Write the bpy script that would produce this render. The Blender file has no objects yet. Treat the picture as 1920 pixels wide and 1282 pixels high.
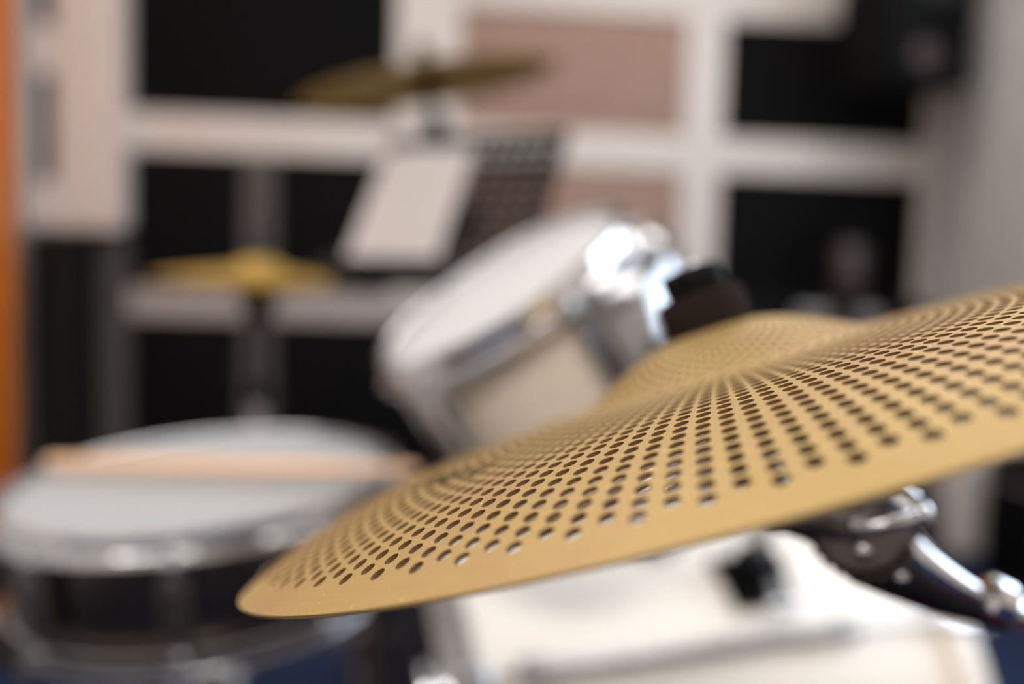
import bpy, bmesh, math, random
from math import sin, cos, pi, radians as rad
from mathutils import Vector, Matrix, Quaternion
random.seed(7)
S = bpy.context.scene
COL = S.collection
V = Vector

# ------------------------------------------------------------------ camera
CP = V((0, 0, .83))
PITCH, ROLL, YAW = rad(3.88), rad(1.75), rad(4.454)
FPX = 1600.0
CF = V((sin(YAW)*cos(PITCH), cos(YAW)*cos(PITCH), -sin(PITCH)))
r0 = V((cos(YAW), -sin(YAW), 0)); u0 = r0.cross(CF)
CR = cos(ROLL)*r0 + sin(ROLL)*u0
CU = -sin(ROLL)*r0 + cos(ROLL)*u0
cam_d = bpy.data.cameras.new('camera'); cam = bpy.data.objects.new('camera', cam_d); COL.objects.link(cam)
cam.matrix_world = Matrix(((CR.x, CU.x, -CF.x, CP.x), (CR.y, CU.y, -CF.y, CP.y), (CR.z, CU.z, -CF.z, CP.z), (0, 0, 0, 1)))
cam_d.sensor_width = 36; cam_d.sensor_fit = 'HORIZONTAL'; cam_d.lens = 36*FPX/1920
cam_d.clip_start = .02; cam_d.clip_end = 60
cam_d.dof.use_dof = True; cam_d.dof.focus_distance = .2138; cam_d.dof.aperture_fstop = 2.9
cam_d.dof.aperture_blades = 0
S.camera = cam

# ------------------------------------------------------------------ view, world, lights
S.view_settings.view_transform = 'Standard'; S.view_settings.look = 'None'
S.view_settings.gamma = 1; S.view_settings.exposure = 0.0; S.view_settings.use_curve_mapping = False
try:
    S.cycles.use_denoising = True
    S.cycles.max_bounces = 8; S.cycles.diffuse_bounces = 5; S.cycles.glossy_bounces = 5
    S.cycles.caustics_reflective = False; S.cycles.caustics_refractive = False
    S.cycles.sample_clamp_indirect = 8
except Exception: pass
W = bpy.data.worlds.new('world'); S.world = W; W.use_nodes = True
W.node_tree.nodes['Background'].inputs[0].default_value = (.62, .76, 1, 1)
W.node_tree.nodes['Background'].inputs[1].default_value = 1.0

def area(name, loc, rot, sx, sy, power, color):
    l = bpy.data.lights.new(name, 'AREA'); l.shape = 'RECTANGLE'; l.size = sx; l.size_y = sy
    l.energy = power; l.color = color
    o = bpy.data.objects.new(name, l); o.location = loc; o.rotation_euler = rot; COL.objects.link(o); return o
ROOM = dict(x0=-1.56, x1=1.97, y0=-2.6, y1=3.36, h=2.62)
LAMPS = [(-.25, -1.35), (-.95, .2), (1.05, .2), (-.65, 2.3), (1.05, 2.3)]  # first one is an unseen fill added behind the camera for frontal light
for (lx, ly), pw in zip(LAMPS, (66, 14, 11, 11, 15)):
    area('ceiling_lamp_light', (lx, ly, ROOM['h']-.075), (0, 0, 0), 1.14, .52, pw, (1, .975, .945))
WIN = dict(y0=.35, y1=2.1, z0=.72, z1=2.25)
area('window_daylight', (ROOM['x1']+.17, (WIN['y0']+WIN['y1'])/2, (WIN['z0']+WIN['z1'])/2), (0, rad(90), 0),
     WIN['z1']-WIN['z0'], WIN['y1']-WIN['y0'], 56, (.72, .85, 1.0))

# ------------------------------------------------------------------ helpers
def cw(x, y, z): return CP + x*CR - y*CU + z*CF          # camera frame (x right, y down, z ahead) to world
def cdir(x, y, z): return x*CR - y*CU + z*CF
def px(x, y, z): return cw((x-960)/FPX*z, (y-641)/FPX*z, z)
def onY(x, y, Y):
    d = px(x, y, 1)-CP; return CP + d*(Y/d.y)
def G(xg, yg, z): return V((xg*cos(YAW)+yg*sin(YAW), -xg*sin(YAW)+yg*cos(YAW), z))
def lin(c):
    c = c/255; return c/12.92 if c <= .04045 else ((c+.055)/1.055)**2.4
def hx(h): return (lin(int(h[0:2], 16)), lin(int(h[2:4], 16)), lin(int(h[4:6], 16)), 1)

def mat(name, col, rough=.5, metal=0.0, var=.0, vscale=8, bump=0., bscale=60, col2=None, coat=0, stretch=None, spec=None):
    m = bpy.data.materials.new(name); m.use_nodes = True
    nt = m.node_tree; b = nt.nodes['Principled BSDF']
    c = hx(col) if isinstance(col, str) else (*col, 1)
    b.inputs['Base Color'].default_value = c
    b.inputs['Roughness'].default_value = rough; b.inputs['Metallic'].default_value = metal
    if coat: b.inputs['Coat Weight'].default_value = coat; b.inputs['Coat Roughness'].default_value = .08
    if spec is not None: b.inputs['Specular IOR Level'].default_value = spec
    tc = nt.nodes.new('ShaderNodeTexCoord'); mp = nt.nodes.new('ShaderNodeMapping')
    nt.links.new(tc.outputs['Object'], mp.inputs['Vector'])
    if stretch: mp.inputs['Scale'].default_value = stretch
    if var > 0:
        n = nt.nodes.new('ShaderNodeTexNoise'); n.inputs['Scale'].default_value = vscale; n.inputs['Detail'].default_value = 6
        nt.links.new(mp.outputs['Vector'], n.inputs['Vector'])
        mx = nt.nodes.new('ShaderNodeMix'); mx.data_type = 'RGBA'
        c2 = hx(col2) if col2 else tuple(min(1, x*(1-var)) for x in c[:3])+(1,)
        mx.inputs[6].default_value = c; mx.inputs[7].default_value = c2
        cr = nt.nodes.new('ShaderNodeMapRange'); cr.inputs[1].default_value = .35; cr.inputs[2].default_value = .65
        nt.links.new(n.outputs[0], cr.inputs[0]); nt.links.new(cr.outputs[0], mx.inputs[0]); nt.links.new(mx.outputs[2], b.inputs['Base Color'])
    if bump > 0:
        n2 = nt.nodes.new('ShaderNodeTexNoise'); n2.inputs['Scale'].default_value = bscale; n2.inputs['Detail'].default_value = 4
        nt.links.new(mp.outputs['Vector'], n2.inputs['Vector'])
        bp = nt.nodes.new('ShaderNodeBump'); bp.inputs['Strength'].default_value = bump; bp.inputs['Distance'].default_value = .002
        nt.links.new(n2.outputs[0], bp.inputs['Height']); nt.links.new(bp.outputs[0], b.inputs['Normal'])
    return m

def obj(name, bm, m, parent=None, loc=None, smooth=True, kind=None, label=None):
    me = bpy.data.meshes.new(name)
    bmesh.ops.recalc_face_normals(bm, faces=bm.faces[:])
    bm.to_mesh(me); bm.free()
    if smooth:
        for p in me.polygons: p.use_smooth = True
        try: me.set_sharp_from_angle(angle=rad(38))
        except Exception: pass
    me.materials.append(m)
    o = bpy.data.objects.new(name, me); COL.objects.link(o)
    if parent: o.parent = parent
    if loc is not None: o.location = loc
    if kind: o['kind'] = kind
    if label: o['label'] = label
    return o
def thing(name, label, cat, loc=(0, 0, 0), M=None, group=None):
    o = bpy.data.objects.new(name, None); COL.objects.link(o); o.empty_display_size = .05
    if M is not None: o.matrix_world = M
    else: o.location = loc
    o['label'] = label; o['category'] = cat
    if group: o['group'] = group
    return o
def tag(o, label, cat, group=None):
    o['label'] = label; o['category'] = cat
    if group: o['group'] = group
    return o
def NB(): return bmesh.new()
def frame(origin, z, x=None):
    z = V(z).normalized(); x = V(x) if x is not None else (V((1, 0, 0)) if abs(z.x) < .9 else V((0, 1, 0)))
    x = (x - z*x.dot(z)).normalized(); y = z.cross(x)
    return Matrix(((x.x, y.x, z.x, origin[0]), (x.y, y.y, z.y, origin[1]), (x.z, y.z, z.z, origin[2]), (0, 0, 0, 1)))
def box(bm, c, s, M=None, bev=0.0, seg=2):
    r = bmesh.ops.create_cube(bm, size=1.0)
    vs = r['verts']
    for v in vs: v.co = V((v.co.x*s[0]+c[0], v.co.y*s[1]+c[1], v.co.z*s[2]+c[2]))
    if bev > 0:
        es = list({e for v in vs for e in v.link_edges})
        r2 = bmesh.ops.bevel(bm, geom=es, offset=bev, segments=seg, affect='EDGES', profile=.6)
        vs = list({v for f in r2['faces'] for v in f.verts} | {v for v in vs if v.is_valid})
    if M is not None: bmesh.ops.transform(bm, matrix=M, verts=vs)
    return bm
def lathe(bm, prof, seg=48, M=None, closed=False):
    rings = []
    for r, z in prof:
        if abs(r) < 1e-7: rings.append([bm.verts.new((0, 0, z))])
        else: rings.append([bm.verts.new((r*cos(2*pi*k/seg), r*sin(2*pi*k/seg), z)) for k in range(seg)])
    pairs = list(zip(rings, rings[1:])) + ([(rings[-1], rings[0])] if closed else [])
    for a, b in pairs:
        for k in range(seg):
            k2 = (k+1) % seg
            if len(a) == 1 and len(b) == 1: continue
            if len(a) == 1: bm.faces.new((a[0], b[k], b[k2]))
            elif len(b) == 1: bm.faces.new((a[k], a[k2], b[0]))
            else: bm.faces.new((a[k], a[k2], b[k2], b[k]))
    if M is not None: bmesh.ops.transform(bm, matrix=M, verts=[v for r in rings for v in r])
    return bm
def tube(bm, pts, r, seg=14, rs=None, cap=True):
    pts = [V(p) for p in pts]; n = len(pts); rings = []
    t0 = (pts[1]-pts[0]).normalized(); x = V((0, 0, 1)).cross(t0)
    if x.length < 1e-3: x = V((1, 0, 0))
    x.normalize()
    for i, p in enumerate(pts):
        t = ((pts[min(i+1, n-1)]-pts[max(i-1, 0)])).normalized()
        x = (x-t*x.dot(t)).normalized(); y = t.cross(x); rr = rs[i] if rs else r
        rings.append([bm.verts.new(p+rr*(cos(2*pi*k/seg)*x+sin(2*pi*k/seg)*y)) for k in range(seg)])
    for a, b in zip(rings, rings[1:]):
        for k in range(seg): bm.faces.new((a[k], a[(k+1) % seg], b[(k+1) % seg], b[k]))
    if cap: bm.faces.new(rings[0][::-1]); bm.faces.new(rings[-1])
    return bm
def cyl(bm, a, b, r, seg=20, ch=None, r2=None):
    a, b = V(a), V(b); L = (b-a).length; ch = ch if ch is not None else min(r*.25, L*.2); r2 = r if r2 is None else r2
    return lathe(bm, [(0, 0), (r-ch, 0), (r, ch), (r2, L-ch), (r2-ch, L), (0, L)], seg, frame(a, b-a))
def ball(bm, c, r, seg=20, sc=(1, 1, 1)):
    rr = bmesh.ops.create_uvsphere(bm, u_segments=seg, v_segments=seg//2, radius=r)
    for v in rr['verts']: v.co = V((v.co.x*sc[0]+c[0], v.co.y*sc[1]+c[1], v.co.z*sc[2]+c[2]))
    return bm
def bez(p0, p1, p2, p3, n=16):
    p0, p1, p2, p3 = map(V, (p0, p1, p2, p3)); out = []
    for i in range(n+1):
        t = i/n; out.append((1-t)**3*p0+3*(1-t)**2*t*p1+3*(1-t)*t*t*p2+t**3*p3)
    return out

# ------------------------------------------------------------------ materials
M_wall = mat('wall_paint', 'ddd6cf', .85, var=.06, vscale=3, bump=.2, bscale=120)
M_ceil = mat('ceiling_paint', 'ddd8d0', .9, bump=.2, bscale=80)
M_floor = mat('navy_carpet', '26324c', .97, var=.35, vscale=90, bump=.9, bscale=500, spec=.1)
M_rug = mat('red_rug', '3a191d', .95, var=.4, vscale=40, bump=.8, bscale=400, spec=.1)
M_beam = mat('white_timber', 'd3c8bf', .6, var=.05, vscale=4, bump=.1, bscale=90)
M_beam3 = mat('grey_timber', '514b48', .65, var=.08, vscale=4)
M_beam2 = mat('greyed_timber', 'aea39d', .65, var=.08, vscale=4, bump=.1, bscale=90)
M_blackpan = mat('black_fabric', '131212', .95, var=.25, vscale=200, bump=.5, bscale=600, spec=.08)
M_brownpan = mat('brown_fabric', '9f8173', .9, var=.08, vscale=12, bump=.4, bscale=500, spec=.2)
M_white = mat('white_laminate', 'd6cdc6', .5, var=.03)
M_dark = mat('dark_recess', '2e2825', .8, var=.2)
M_orange = mat('orange_wood', 'ee8220', .45, var=.25, vscale=6, bump=.1, stretch=(8, 8, .8))
M_curtain = mat('grey_curtain', 'e4e0dc', .85, var=.05, bump=.3, bscale=400)
M_blackpl = mat('black_plastic', '0c0c0c', .7, spec=.08, bump=.15, bscale=300)
M_blackmt = mat('black_powder_metal', '1a1a1b', .35, metal=.3, bump=.1, bscale=300)
M_grill = mat('black_grille', '131313', .8, bump=.6, bscale=500)
M_chrome = mat('chrome', (.74, .74, .75), .1, metal=1, var=.05, vscale=30)
M_chrome2 = mat('worn_chrome', (.58, .57, .57), .2, metal=1, var=.12, vscale=40)
M_gunmetal = mat('cast_gunmetal', '5c5552', .32, metal=.85, var=.3, vscale=120, bump=.35, bscale=300)
M_head = mat('drum_head', 'd2d0d0', .48, var=.02, vscale=20, bump=.06, bscale=300)
M_headgrey = mat('snare_coating', 'abacae', .6, var=.03, vscale=20, bump=.08, bscale=400)
M_cream = mat('cream_wrap', 'f4ebe0', .38, var=.03, vscale=6, coat=.12)
M_creamdk = mat('cream_lacquer', 'efdfcb', .25, var=.04, vscale=6, coat=.5)
M_snare = mat('black_nickel', (.10, .08, .072), .25, metal=.95, var=.25, vscale=5)
M_stick = mat('hickory', 'efc29c', .5, var=.12, vscale=14, bump=.1, stretch=(1, 14, 14))
M_felt = mat('brown_felt', '2c211d', .95, var=.4, vscale=300, bump=1.0, bscale=900, spec=.1)
M_felt2 = mat('beige_felt', 'd7a98c', .95, var=.1, vscale=300, bump=.8, bscale=900, spec=.1)
M_rubber = mat('rubber', '111112', .6)
M_grey = mat('grey_metal', '8a817d', .5, metal=.2)
M_maroon = mat('maroon_enamel', '3a2c2c', .4)
M_bin = mat('pale_grey_plastic', 'd0c8c2', .5)
M_frost = mat('window_frame_white', 'e4e2de', .4)

def brass(name, c1, c2, rough=.3, metal=.9, fine=True):
    m = bpy.data.materials.new(name); m.use_nodes = True; nt = m.node_tree; b = nt.nodes['Principled BSDF']
    b.inputs['Metallic'].default_value = metal; b.inputs['Roughness'].default_value = rough
    tc = nt.nodes.new('ShaderNodeTexCoord'); sx = nt.nodes.new('ShaderNodeSeparateXYZ')
    nt.links.new(tc.outputs['Object'], sx.inputs[0])
    ln = nt.nodes.new('ShaderNodeVectorMath'); ln.operation = 'LENGTH'
    cb = nt.nodes.new('ShaderNodeCombineXYZ'); nt.links.new(sx.outputs[0], cb.inputs[0]); nt.links.new(sx.outputs[1], cb.inputs[1])
    nt.links.new(cb.outputs[0], ln.inputs[0])
    at = nt.nodes.new('ShaderNodeMath'); at.operation = 'ARCTAN2'; nt.links.new(sx.outputs[1], at.inputs[0]); nt.links.new(sx.outputs[0], at.inputs[1])
    am = nt.nodes.new('ShaderNodeMath'); am.operation = 'MULTIPLY'; am.inputs[1].default_value = .012; nt.links.new(at.outputs[0], am.inputs[0])
    pc = nt.nodes.new('ShaderNodeCombineXYZ'); nt.links.new(ln.outputs['Value'], pc.inputs[0]); nt.links.new(am.outputs[0], pc.inputs[1])
    g = nt.nodes.new('ShaderNodeTexNoise'); g.inputs['Scale'].default_value = 900; g.inputs['Detail'].default_value = 3
    nt.links.new(pc.outputs[0], g.inputs['Vector'])
    n = nt.nodes.new('ShaderNodeTexNoise'); n.inputs['Scale'].default_value = 24; n.inputs['Detail'].default_value = 5
    nt.links.new(tc.outputs['Object'], n.inputs['Vector'])
    n3 = nt.nodes.new('ShaderNodeTexNoise'); n3.inputs['Scale'].default_value = 1800; n3.inputs['Detail'].default_value = 2
    nt.links.new(tc.outputs['Object'], n3.inputs['Vector'])
    mr = nt.nodes.new('ShaderNodeMapRange'); mr.inputs[1].default_value = .5; mr.inputs[2].default_value = .78; nt.links.new(n.outputs[0], mr.inputs[0])
    mx = nt.nodes.new('ShaderNodeMix'); mx.data_type = 'RGBA'; mx.inputs[6].default_value = hx(c1); mx.inputs[7].default_value = hx(c2)
    nt.links.new(mr.outputs[0], mx.inputs[0])
    mg = nt.nodes.new('ShaderNodeMapRange'); mg.inputs[3].default_value = .9; mg.inputs[4].default_value = 1.06; nt.links.new(g.outputs[0], mg.inputs[0])
    hv = nt.nodes.new('ShaderNodeHueSaturation'); nt.links.new(mx.outputs[2], hv.inputs['Color']); nt.links.new(mg.outputs[0], hv.inputs['Value'])
    nt.links.new(hv.outputs[0], b.inputs['Base Color'])
    if fine:
        mpz = nt.nodes.new('ShaderNodeMapping'); mpz.inputs['Scale'].default_value = (1, .09, 1); mpz.inputs['Rotation'].default_value = (0, 0, .9)
        nt.links.new(tc.outputs['Object'], mpz.inputs['Vector'])
        ns = nt.nodes.new('ShaderNodeTexNoise'); ns.inputs['Scale'].default_value = 1500; ns.inputs['Detail'].default_value = 1; nt.links.new(mpz.outputs[0], ns.inputs['Vector'])
        fs = nt.nodes.new('ShaderNodeMapRange'); fs.inputs[1].default_value = .74; fs.inputs[2].default_value = .80; nt.links.new(ns.outputs[0], fs.inputs[0])
        fx = nt.nodes.new('ShaderNodeMix'); fx.data_type = 'RGBA'; fx.inputs[7].default_value = hx('f0dca8')
        nt.links.new(fs.outputs[0], fx.inputs[0]); nt.links.new(hv.outputs[0], fx.inputs[6]); nt.links.new(fx.outputs[2], b.inputs['Base Color'])
        ad = nt.nodes.new('ShaderNodeMath'); ad.operation = 'ADD'; nt.links.new(g.outputs[0], ad.inputs[0])
        m3 = nt.nodes.new('ShaderNodeMath'); m3.operation = 'MULTIPLY'; m3.inputs[1].default_value = .7; nt.links.new(n3.outputs[0], m3.inputs[0]); nt.links.new(m3.outputs[0], ad.inputs[1])
        bp = nt.nodes.new('ShaderNodeBump'); bp.inputs['Strength'].default_value = .35; bp.inputs['Distance'].default_value = .0002
        nt.links.new(ad.outputs[0], bp.inputs['Height']); nt.links.new(bp.outputs[0], b.inputs['Normal'])
    return m
M_brass = brass('satin_brass', 'b69862', 'b08a66', .5, .4)
M_bronze = brass('bronze', 'c49c48', 'a58034', .5, .4, False)
M_holeshade = mat('raw_bronze_edge', '6a4722', .6, metal=.3)  # dark bronze tone that puts shade into the punched hole walls

# ------------------------------------------------------------------ room
x0, x1, y0, y1, Hh = (ROOM[k] for k in ('x0', 'x1', 'y0', 'y1', 'h'))
def struct(name, bm, m, parent=None, smooth=False):
    o = obj(name, bm, m, parent, smooth=smooth)
    if not parent: o['kind'] = 'structure'
    return o
def slab(a, b): 
    a, b = V(a), V(b); return box(NB(), (a+b)/2, b-a)
struct('floor', slab((x0-.1, y0-.1, -.1), (x1+.1, y1+.1, 0)), M_floor)
struct('ceiling', slab((x0-.1, y0-.1, Hh), (x1+.1, y1+.1, Hh+.1)), M_ceil)
struct('wall_back', slab((x0-.1, y1, 0), (x1+.1, y1+.1, Hh)), M_wall)
struct('wall_front', slab((x0-.1, y0-.1, 0), (x1+.1, y0, Hh)), M_wall)
struct('wall_left', slab((x0-.1, y0, 0), (x0, y1, Hh)), M_wall)
b = NB()
for a, c in [((x1, y0, 0), (x1+.1, y1, WIN['z0'])), ((x1, y0, WIN['z1']), (x1+.1, y1, Hh)),
             ((x1, y0, WIN['z0']), (x1+.1, WIN['y0'], WIN['z1'])), ((x1, WIN['y1'], WIN['z0']), (x1+.1, y1, WIN['z1']))]:
    a, c = V(a), V(c); box(b, (a+c)/2, c-a)
struct('wall_right', b, M_wall)
# window
w = bpy.data.objects.new('window_1', None); COL.objects.link(w); w['kind'] = 'structure'
w.location = (x1+.05, (WIN['y0']+WIN['y1'])/2, WIN['z0'])
wy, wz = WIN['y1']-WIN['y0'], WIN['z1']-WIN['z0']
b = NB()
for s in (-1, 1): box(b, (0, s*(wy/2-.03), wz/2), (.07, .06, wz), bev=.004)
for z in (.03, wz-.03): box(b, (0, 0, z), (.07, wy, .06), bev=.004)
box(b, (0, 0, wz/2), (.06, .07, wz), bev=.004)
obj('window_frame', b, M_frost, w)
mg = bpy.data.materials.new('clear_pane'); mg.use_nodes = True; nt = mg.node_tree
for n in list(nt.nodes):
    if n.type == 'BSDF_PRINCIPLED': nt.nodes.remove(n)
tr = nt.nodes.new('ShaderNodeBsdfTransparent'); gl = nt.nodes.new('ShaderNodeBsdfGlossy'); gl.inputs['Roughness'].default_value = .02
mxs = nt.nodes.new('ShaderNodeMixShader'); mxs.inputs[0].default_value = .06
nt.links.new(tr.outputs[0], mxs.inputs[1]); nt.links.new(gl.outputs[0], mxs.inputs[2])
nt.links.new(mxs.outputs[0], [n for n in nt.nodes if n.type == 'OUTPUT_MATERIAL'][0].inputs[0])
for s in (-1, 1): obj('window_pane', box(NB(), (0, s*wy/4, wz/2), (.006, wy/2-.08, wz-.12)), mg, w)
obj('window_sill', box(NB(), (-.1, 0, -.015), (.22, wy+.1, .03), bev=.005), M_frost, w)
# ceiling lamps, and the added fill panel that comes first
for i, (lx, ly) in enumerate(LAMPS):
    t = thing('ceiling_light', ['flat white ceiling light at the rear of the room, by the front wall', 'flat white ceiling light above the snare drum',
              'flat white ceiling light above the foreground cymbal', 'flat white ceiling light near the orange door and back wall',
              'flat white ceiling light near the curtain and back wall'][i], 'ceiling light', (lx, ly, Hh), group=None)
    b = NB()
    for s in (-1, 1):
        box(b, (s*.595, 0, -.035), (.03, .58, .07)); box(b, (0, s*.275, -.035), (1.16, .03, .07))
    box(b, (0, 0, -.01), (1.2, .56, .02))
    obj('lamp_frame', b, M_white, t, smooth=False)

# back wall grid
YF = 3.30                        # front face of the white timber grid
BT = YF+.03
def beam(i, xa, xb, za, zb, m=M_beam, d=0):
    b = NB(); box(b, ((xa+xb)/2, YF+d+.028, (za+zb)/2), (xb-xa, .055, zb-za), bev=.003); struct('trim_%d' % i, b, m)
X1a, X1b = -.215, .03; X2a, X2b = .895, 1.052; XR = 1.868; XL = -1.19
beam(1, XL, 1.95, 1.284, 1.43)          # upper rail
beam(2, XL, X2a, .664, .774, M_beam2, .0)     # lower rail, left
beam(3, X2b, 1.95, .664, .80, M_beam2, .0)    # lower rail, right
beam(4, X1b, 1.95, 1.872, 2.0)   # top rail
beam(5, X1a, X1b, .77, Hh, M_beam, -.004)
beam(6, X2a, X2b, 0.0, Hh, M_beam, -.004)
beam(7, XR, 1.965, 0.0, Hh, M_wall, -.004)
beam(8, -.772, -.655, .0, 1.284, M_beam3, .004)
beam(9, XL-.165, XL, .0, .985, M_beam3, .004)
def panel(xa, xb, za, zb, m, label, grp):
    b = NB(); box(b, ((xa+xb)/2, YF+.036, (za+zb)/2), (xb-xa-.004, .044, zb-za-.004), bev=.004)
    o = obj('acoustic_panel', b, m); tag(o, label, 'acoustic panel', grp)
gp = 'acoustic panels set in the white wall grid'
panel(XL, X1a, 1.43, 2.35, M_blackpan, 'wide black acoustic panel above the upper rail, beside the white slotted cabinet', gp)
panel(XL, -.772, .774, 1.284, M_blackpan, 'black acoustic panel behind the left half of the hi-hat cymbals', gp)
panel(-.655, X1a, .774, 1.284, M_blackpan, 'black acoustic panel between grey upright and sheet music', gp)
panel(XL, -.772, .03, .664, M_blackpan, 'low black acoustic panel under the hi-hat, left of the grey upright', gp)
panel(-.655, X2a, .03, .664, M_blackpan, 'low black acoustic panel under the hi-hat, right of the grey upright', gp)
panel(X1b, X2a, 1.43, 1.872, M_brownpan, 'large dusty brown acoustic panel behind the tilted ride cymbal', gp)
panel(X1b, X2a, .774, 1.284, M_brownpan, 'dusty brown acoustic panel above and behind the cream tom', gp)
panel(X2b, XR, 1.43, 1.872, M_blackpan, 'black acoustic panel under the black wall speaker', gp)
panel(X2b, XR, .80, 1.284, M_blackpan, 'black acoustic panel behind the dark flask', gp)
panel(X2b, XR, .03, .664, M_blackpan, 'low black acoustic panel behind the amplifier', gp)
# left strip: door, white slotted cabinet, ribbed column
dr = bpy.data.objects.new('door_1', None); COL.objects.link(dr); dr['kind'] = 'structure'; dr.location = (x0+.02, 2.64, 0)
obj('door_leaf', box(NB(), (0, 0, 1.03), (.045, .84, 2.06), bev=.004), M_orange, dr)
b = NB(); box(b, (.0, .445, 1.06), (.07, .05, 2.12), bev=.004); box(b, (.0, -.445, 1.06), (.07, .05, 2.12), bev=.004); box(b, (0, 0, 2.1), (.07, .94, .06), bev=.004)
obj('door_frame', b, M_orange, dr)
b = NB(); cyl(b, (.02, -.36, 1.02), (.07, -.36, 1.02), .011); tube(b, [(.07, -.36, 1.02), (.072, -.30, 1.02), (.07, -.25, 1.02)], .009)
obj('door_handle', b, M_chrome2, dr)
cx0, cx1 = -1.525, -1.185; YC = 3.22
t = thing('wall_cabinet', 'white cabinet with dark vertical slots, above the ribbed black column', 'cabinet', ((cx0+cx1)/2, YC+.04, .985))
b = NB(); zt = Hh-.985-.02; wC = cx1-cx0
sl = [(-.135, -.052, .19, .60), (-.135, -.052, .70, 1.1)]
xs = [-wC/2, -.130, -.062, wC/2]; zs = [0, .165, .545, .715, 1.05, zt]
for ix in range(3):
    for iz in range(5):
        if ix == 1 and iz in (1, 3): continue
        box(b, ((xs[ix]+xs[ix+1])/2, -.03, (zs[iz]+zs[iz+1])/2), (xs[ix+1]-xs[ix], .02, zs[iz+1]-zs[iz]))
bmesh.ops.remove_doubles(b, verts=b.verts[:], dist=1e-5)
box(b, (0, .03, .008), (wC, .10, .016)); box(b, (0, .03, zt-.008), (wC, .10, .016))
for s in (-1, 1): box(b, (s*(wC/2-.008), .03, zt/2), (.016, .1, zt))
obj('body', b, M_white, t, smooth=False)
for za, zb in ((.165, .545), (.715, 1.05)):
    obj('slot_insert', box(NB(), (-.096, .0, (za+zb)/2), (.09, .012, zb-za+.03), bev=.003), M_dark, t, label='dark slot insert')  # dark colour paints the shade of the open slot's recess
t = thing('ribbed_column', 'tall black ribbed column standing under the white slotted cabinet', 'speaker column', (-1.375, 3.19, 0))
b = NB(); box(b, (0, 0, .485), (.20, .10, .95), bev=.008); obj('body', b, M_blackpl, t)
b = NB()
for k in range(38): box(b, (0, -.054, .05+k*.0235), (.18, .014, .012), bev=.003, seg=1)
obj('rib_front', b, M_grill, t)
# curtain on right wall
b = NB(); n = 90; ya, yb = 2.35, 3.27; rows = []
for k in range(n+1):
    s = k/n; y = ya+(yb-ya)*s; dx = .022*sin(s*2*pi*11)+.006*sin(s*2*pi*4.3)
    rows.append([b.verts.new((x1-.06+dx+.004*sin(z*3+s*20), y, z)) for z in (.05, .5, 1.0, 1.5, 2.0, 2.5)])
for a, c in zip(rows, rows[1:]):
    for j in range(5): b.faces.new((a[j], c[j], c[j+1], a[j+1]))
bmesh.ops.solidify(b, geom=b.faces[:], thickness=.003)
t = thing('curtain', 'pale grey pleated curtain hanging on the right wall beside the black panels', 'curtain', (0, 0, 0))
obj('curtain_cloth', b, M_curtain, t)
b = NB(); cyl(b, (x1-.06, 2.28, 2.515), (x1-.06, 3.28, 2.515), .012)
for y in (2.33, 3.24): cyl(b, (x1-.0, y, 2.515), (x1-.06, y, 2.515), .006)
obj('curtain_rail', b, M_grey, t)

# black wall speaker, top right
p = px(1702, 8, 2.98)
t = thing('wall_speaker', 'black box loudspeaker mounted high on the wall beside the grey curtain', 'speaker', M=frame(p, (0, 0, 1), (cos(.25), sin(.25), 0)))
obj('cabinet', box(NB(), (0, 0, 0), (.345, .26, .58), bev=.012), M_blackpl, t)
b = NB(); lathe(b, [(0, .012), (.05, .012), (.105, 0), (.122, .004), (.13, 0), (.13, -.004)], 40, Matrix.Translation((0, -.132, .1)) @ Matrix.Rotation(rad(90), 4, 'X'))
obj('woofer', b, M_grill, t)
b = NB(); lathe(b, [(0, .004), (.02, .008), (.046, .001), (.055, .006), (.058, 0)], 32, Matrix.Translation((-.03, -.132, -.21)) @ Matrix.Rotation(rad(90), 4, 'X'))
obj('tweeter', b, M_maroon, t)
b = NB(); box(b, (.0, .19, 0), (.05, .16, .05), bev=.004); box(b, (0, .275, 0), (.12, .012, .16), bev=.003)
obj('bracket', b, M_blackmt, t)

# amplifier, flask
p = onY(1545, 560, 3.02)
t = thing('guitar_amplifier', 'black amplifier cabinet standing on the floor against the right wall panels', 'amplifier', (p.x+.03, 3.10, 0))
obj('cabinet', box(NB(), (0, 0, .425), (.66, .26, .77), bev=.015), M_blackpl, t)
obj('speaker_grille', box(NB(), (0, -.132, .36), (.60, .012, .56), bev=.004), M_grill, t)
for sx, ww in ((-.09, .12), (.115, .09)): obj('control_panel', box(NB(), (sx, -.133, .74), (ww, .01, .075), bev=.003), M_grey, t, label='grey metal control panel')
for k in range(6): obj('knob', cyl(NB(), (-.135+.05*k, -.138, .74), (-.135+.05*k, -.158, .74), .009), M_blackpl, t)
for sx in (-1, 1):
    for sy in (-1, 1): obj('foot', cyl(NB(), (sx*.27, sy*.09, 0), (sx*.27, sy*.09, .045), .02), M_rubber, t)
p = onY(1590, 545, 3.08)
t = thing('flask', 'dark upright flask standing on top of the black amplifier', 'flask', (p.x, 3.08, .811))
obj('flask_body', lathe(NB(), [(0, 0), (.055, 0), (.058, .004), (.058, .19), (.05, .205), (.0, .205)], 32), M_maroon, t)
obj('flask_cup', lathe(NB(), [(0, .205), (.05, .205), (.052, .21), (.05, .285), (.045, .29), (0, .29)], 32), M_blackpl, t)

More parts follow.
